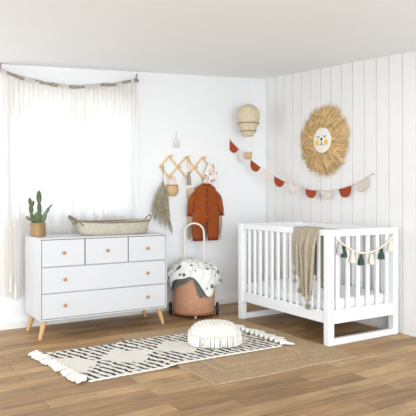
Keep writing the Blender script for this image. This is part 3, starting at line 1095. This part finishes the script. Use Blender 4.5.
for s in (-1, 1):
    mb = MB().lathe([(.016, -.012), (.05, -.013), (.058, -.008), (.06, 0), (.058, .008), (.05, .013), (.016, .012)], 30)
    mb.v = [(s * .226 + q[2], .03 + q[0], .06 + q[1]) for q in mb.v]
    wh = mb.build('wheel', M['rubber'], tr)
    MB().tube([(s * .236, .03, .06), (s * .2425, .03, .06)], .014, 12).build('hub', M['steel'], wh)
MB().tube([(-.22, .03, .06), (.22, .03, .06)], .007, 8).build('axle', M['steel'], tr)
MB().tube([(.02, -.15, .03), (.02, -.155, 0)], [.009, .011], 10).build('front_leg', M['handle'], tr)

bk2 = MB()
def hang(th):
    # length hanging over the rim as a function of direction (0 = right, -pi/2 = towards the room)
    def g(c, wd, h):
        d = (th - c + pi) % (2 * pi) - pi
        return h * exp(-(d / wd) ** 2)
    return .05 + g(-.95, .42, .20) + g(-2.75, .42, .14) + g(-.1, .5, .10) + g(-2.0, .3, .03) + g(1.6, 1, .03)
def drape(u, v):
    th = 2 * pi * u
    H = hang(th)
    R = .205
    tot = R + H
    s = tot * v
    ripple = sin(th * 5 + .6) * .6 + sin(th * 9 + 2) * .4
    if s < R:
        r = s
        e = s / R
        z = .50 - .035 * e ** 3 + .022 * sin(r * 32 + th * 2) * e + .016 * ripple * e * e + .03 * exp(-((r * cos(th) + .07) / .08) ** 2) * (1 - e ** 4)
    else:
        d = s - R
        r = R + .018 * (1 - exp(-d / .03)) + (.02 + .022 * ripple) * min(1, d / .12) + (.035 * exp(-(((th - 2 * pi + 2.75 + pi) % (2 * pi) - pi) / .5) ** 2)) * sin(pi * min(1, d / .16))
        r = max(r, R + .006)
        z = .465 - d + .016 * ripple * max(0, 1 - d / .06)
    r += .004 * sin(th * 17 + s * 40) * min(1, s / .15)
    z += (.007 * sin(th * 3 + s * 55) + .005 * sin(r * cos(th) * 60 + r * sin(th) * 35)) * max(0, 1 - max(0, s - R) / .08)
    return (r * cos(th), r * sin(th), z)
sw = bk2.grid(drape, 140, 56).build('muslin_blanket', [M['starprint'], M['lining']], solid=.009, sharp=180, merge=True)
def lining(c, wd, ext):
    # the grey inner layer showing below and behind the printed hem
    def fn(u, v):
        off = (2 * u - 1) * wd
        th = c + off
        H = hang(th % (2 * pi) if th > 0 else th + 2 * pi) + ext * cos(off / wd * pi / 2)
        ripple = sin(th * 7 + 1)
        d = .02 + (H - .02) * v
        r = .2115 + .006 * ripple * v * v + .004 * v
        return (r * cos(th), r * sin(th), .465 - d)
    MB().grid(fn, 40, 16).build('lining', M['lining'], sw, solid=.004, sharp=180)
lining(-2.2, .75, .062)
lining(-1.33, .26, .11)
lining(-.6, .5, .02)
sw.location = (TX, TY, 0)
sw.rotation_euler = (0, 0, FACE)
tag(sw, 'crumpled white star printed blanket with grey lining heaped over the trolley basket', 'blanket')

# ------------------------------------------------------------------ rugs
JX0, JX1, JY0, JY1 = 1.875, 3.075, 2.945, 4.395
jr = MB()
jhx, jhy = (JX1 - JX0) / 2, (JY1 - JY0) / 2
def jf(u, v):
    x, y = -jhx + 2 * jhx * u, -jhy + 2 * jhy * v
    d = min(jhx - abs(x), jhy - abs(y))
    along = y if jhx - abs(x) < jhy - abs(y) else x
    z = .006 + .004 * abs(sin(pi * d / .034)) + .0012 * sin(along * 260 + 3 * (int(d / .034) % 2))
    if d < .003:
        z = .0008
    wob = .006 * sin(along * 9) * (1 if d < .1 else .5)
    return (x + (wob if abs(x) > jhx - .1 else 0), y + (wob if abs(y) > jhy - .1 else 0), z)
rnd = {}
def jc(u, v):
    x, y = -jhx + 2 * jhx * u, -jhy + 2 * jhy * v
    d = min(jhx - abs(x), jhy - abs(y))
    k = int(d / .034)
    t = rnd.setdefault(k, random.uniform(.86, 1.06))
    q = t * random.uniform(.88, 1.08)
    return (q, q * .985, q * .96)
o = jr.grid(jf, 150, 180, jc).build('jute_rug', M['jute'], col=True, sharp=180)
place(o, ((JX0 + JX1) / 2, (JY0 + JY1) / 2, 0))
tag(o, 'brown braided jute rug lying flat on the floor before the crib', 'rug')

SX0, SX1, SY0, SY1 = 1.25, 2.76, 3.415, 4.20
scx, scy = (SX0 + SX1) / 2, (SY0 + SY1) / 2
def base_z(x):
    t = min(1, max(0, (x - (JX0 - .12)) / .12))
    return .001 + .0115 * t * t * (3 - 2 * t)
sr = thing('striped_rug', 'cream rug with black dashes and end tassels lying on floor and jute rug', 'rug', (scx, scy, 0))
NW = [random.uniform(0, 6) for _ in range(80)]
def warp(x, y):
    u, v = (x - SX0) / (SX1 - SX0), (y - SY0) / (SY1 - SY0)
    return x - .09 * v * (1 - u), y - .10 * u * v
def mark(x, y):
    """woven black dashes: rows across the rug, broken by plain diamonds along the middle"""
    ln_ = 27
    p = (x + .2 * (y - scy) - SX0 + .2) / (SX1 - SX0) * ln_
    k = int(p)
    wob =   .07 * sin(y * 40 + NW[k % 80]) + .05 * sin(y * 95 + NW[(k + 7) % 80])
    if abs(p - k - .5 + wob) > .21:
        return 0
    v = (y - scy) / (SY1 - SY0) * 2
    if abs(v) > .965:
        return 0
    c = ((x - 1.70) / .40 + .5) % 1
    dia = abs(c - .5) * 2
    lim = .56 * (1 - dia) + .01
    if abs(v) < lim + .05 * sin(k * 2.3):
        return 0
    if sin(y * 26 + NW[(k + 3) % 80] * 2) > .965:
        return 0
    return 1
NU, NV = 420, 200
def sf(u, v):
    x, y = SX0 + (SX1 - SX0) * u, SY0 + (SY1 - SY0) * v
    e = min(u, 1 - u) * 1.5
    z = base_z(x) + (.009 if .002 < u < .998 and .003 < v < .997 else .001) + .0018 * mark(x, y) + .001 * sin(x * 120) * sin(y * 110)
    x, y = warp(x, y)
    return (x - scx, y - scy + .006 * sin(x * 4), z)
def sc(u, v):
    x, y = SX0 + (SX1 - SX0) * u, SY0 + (SY1 - SY0) * v
    if mark(x, y):
        k = random.uniform(.8, 1.3)
        return (.035 * k, .036 * k, .042 * k)
    k = random.uniform(.9, 1.03)
    return (k, k * .99, k * .975)
MB().grid(sf, NU, NV, sc).build('woven_field', M['rug'], sr, col=True, sharp=180)
def rug_tassel(x, y, d, l, zb, m):
    ang = random.uniform(-.25, .25)
    mb = MB()
    ux, uy = d * cos(ang), sin(ang)
    mb.ball((x + d * .018, y, zb + .019), .017, nu=12, nv=8)
    for q in range(16):
        oy_, oz = random.gauss(0, .010), abs(random.gauss(0, .007))
        pts_ = []
        for i in range(5):
            t_ = i / 4
            pts_.append((x + ux * (.012 + l * t_), y + uy * l * t_ + oy_ * (.6 + t_), max(zb * (1 - t_ * .3), 0) + .006 + .012 * (1 - t_) + oz))
        mb.tube(pts_, [.005, .0062, .006, .0055, .003], 5)
    mb.build('tassel', m, sr)
for k in range(15):
    y = SY0 + .02 + (SY1 - SY0 - .04) * k / 14
    xw, yw = warp(SX0, y)
    rug_tassel(xw - scx - .002, yw - scy, -1, random.uniform(.05, .075), .001, M['wool'])
for k in range(11):
    y = SY0 + .03 + (SY1 - SY0 - .06) * k / 10
    xw, yw = warp(SX1, y)
    rug_tassel(xw - scx + .002, yw - scy, 1, random.uniform(.09, .13), .0125, M['wool'])

# macrame floor cushion
cu = thing('floor_cushion', 'round ivory macrame cushion with fringed edge resting on the striped rug', 'cushion', (2.375, 3.75, .0245), FACE + .1)
def cush(u, v):
    th = 2 * pi * u
    ph = pi * v
    sq = 1 / (abs(cos(th)) ** 2.5 + abs(sin(th)) ** 2.5) ** (1 / 2.5)
    rr = .186 * sq * (sin(ph) ** .8)
    z = .074 + .08 * cos(ph) * (1 if ph < pi / 2 else .9)
    x, y = rr * cos(th), rr * sin(th) * .95
    if ph < pi * .55:
        k = .008 * (abs(sin((x + y) * 55)) ** 4 + abs(sin((x - y) * 55)) ** 4)
        z += k * sin(ph) ** .3
    return (x, y, z)
MB().grid(cush, 120, 60).build('cushion_cover', M['wool'], cu, sharp=180, merge=True)
mb = MB()
for q in range(420):
    th = random.uniform(0, 2 * pi)
    sq = 1 / (abs(cos(th)) ** 2.5 + abs(sin(th)) ** 2.5) ** (1 / 2.5)
    r = .184 * sq
    l = random.uniform(.04, .075)
    zs = random.uniform(.07, .095)
    x, y = r * cos(th), r * sin(th) * .95
    j = random.gauss(0, .006)
    ox_, oy2 = cos(th), sin(th)
    mb.tube([(x * .97, y * .97, zs), (x + ox_ * .016 - j * oy2, y + oy2 * .016 + j * ox_, zs - .012), (x + ox_ * .02 - j * oy2, y + oy2 * .02 + j * ox_, max(.004, zs - .02 - l))], [.003, .0034, .0024], 5)
o = mb.build('fringe', M['wool'], cu)
o['kind'] = 'stuff'
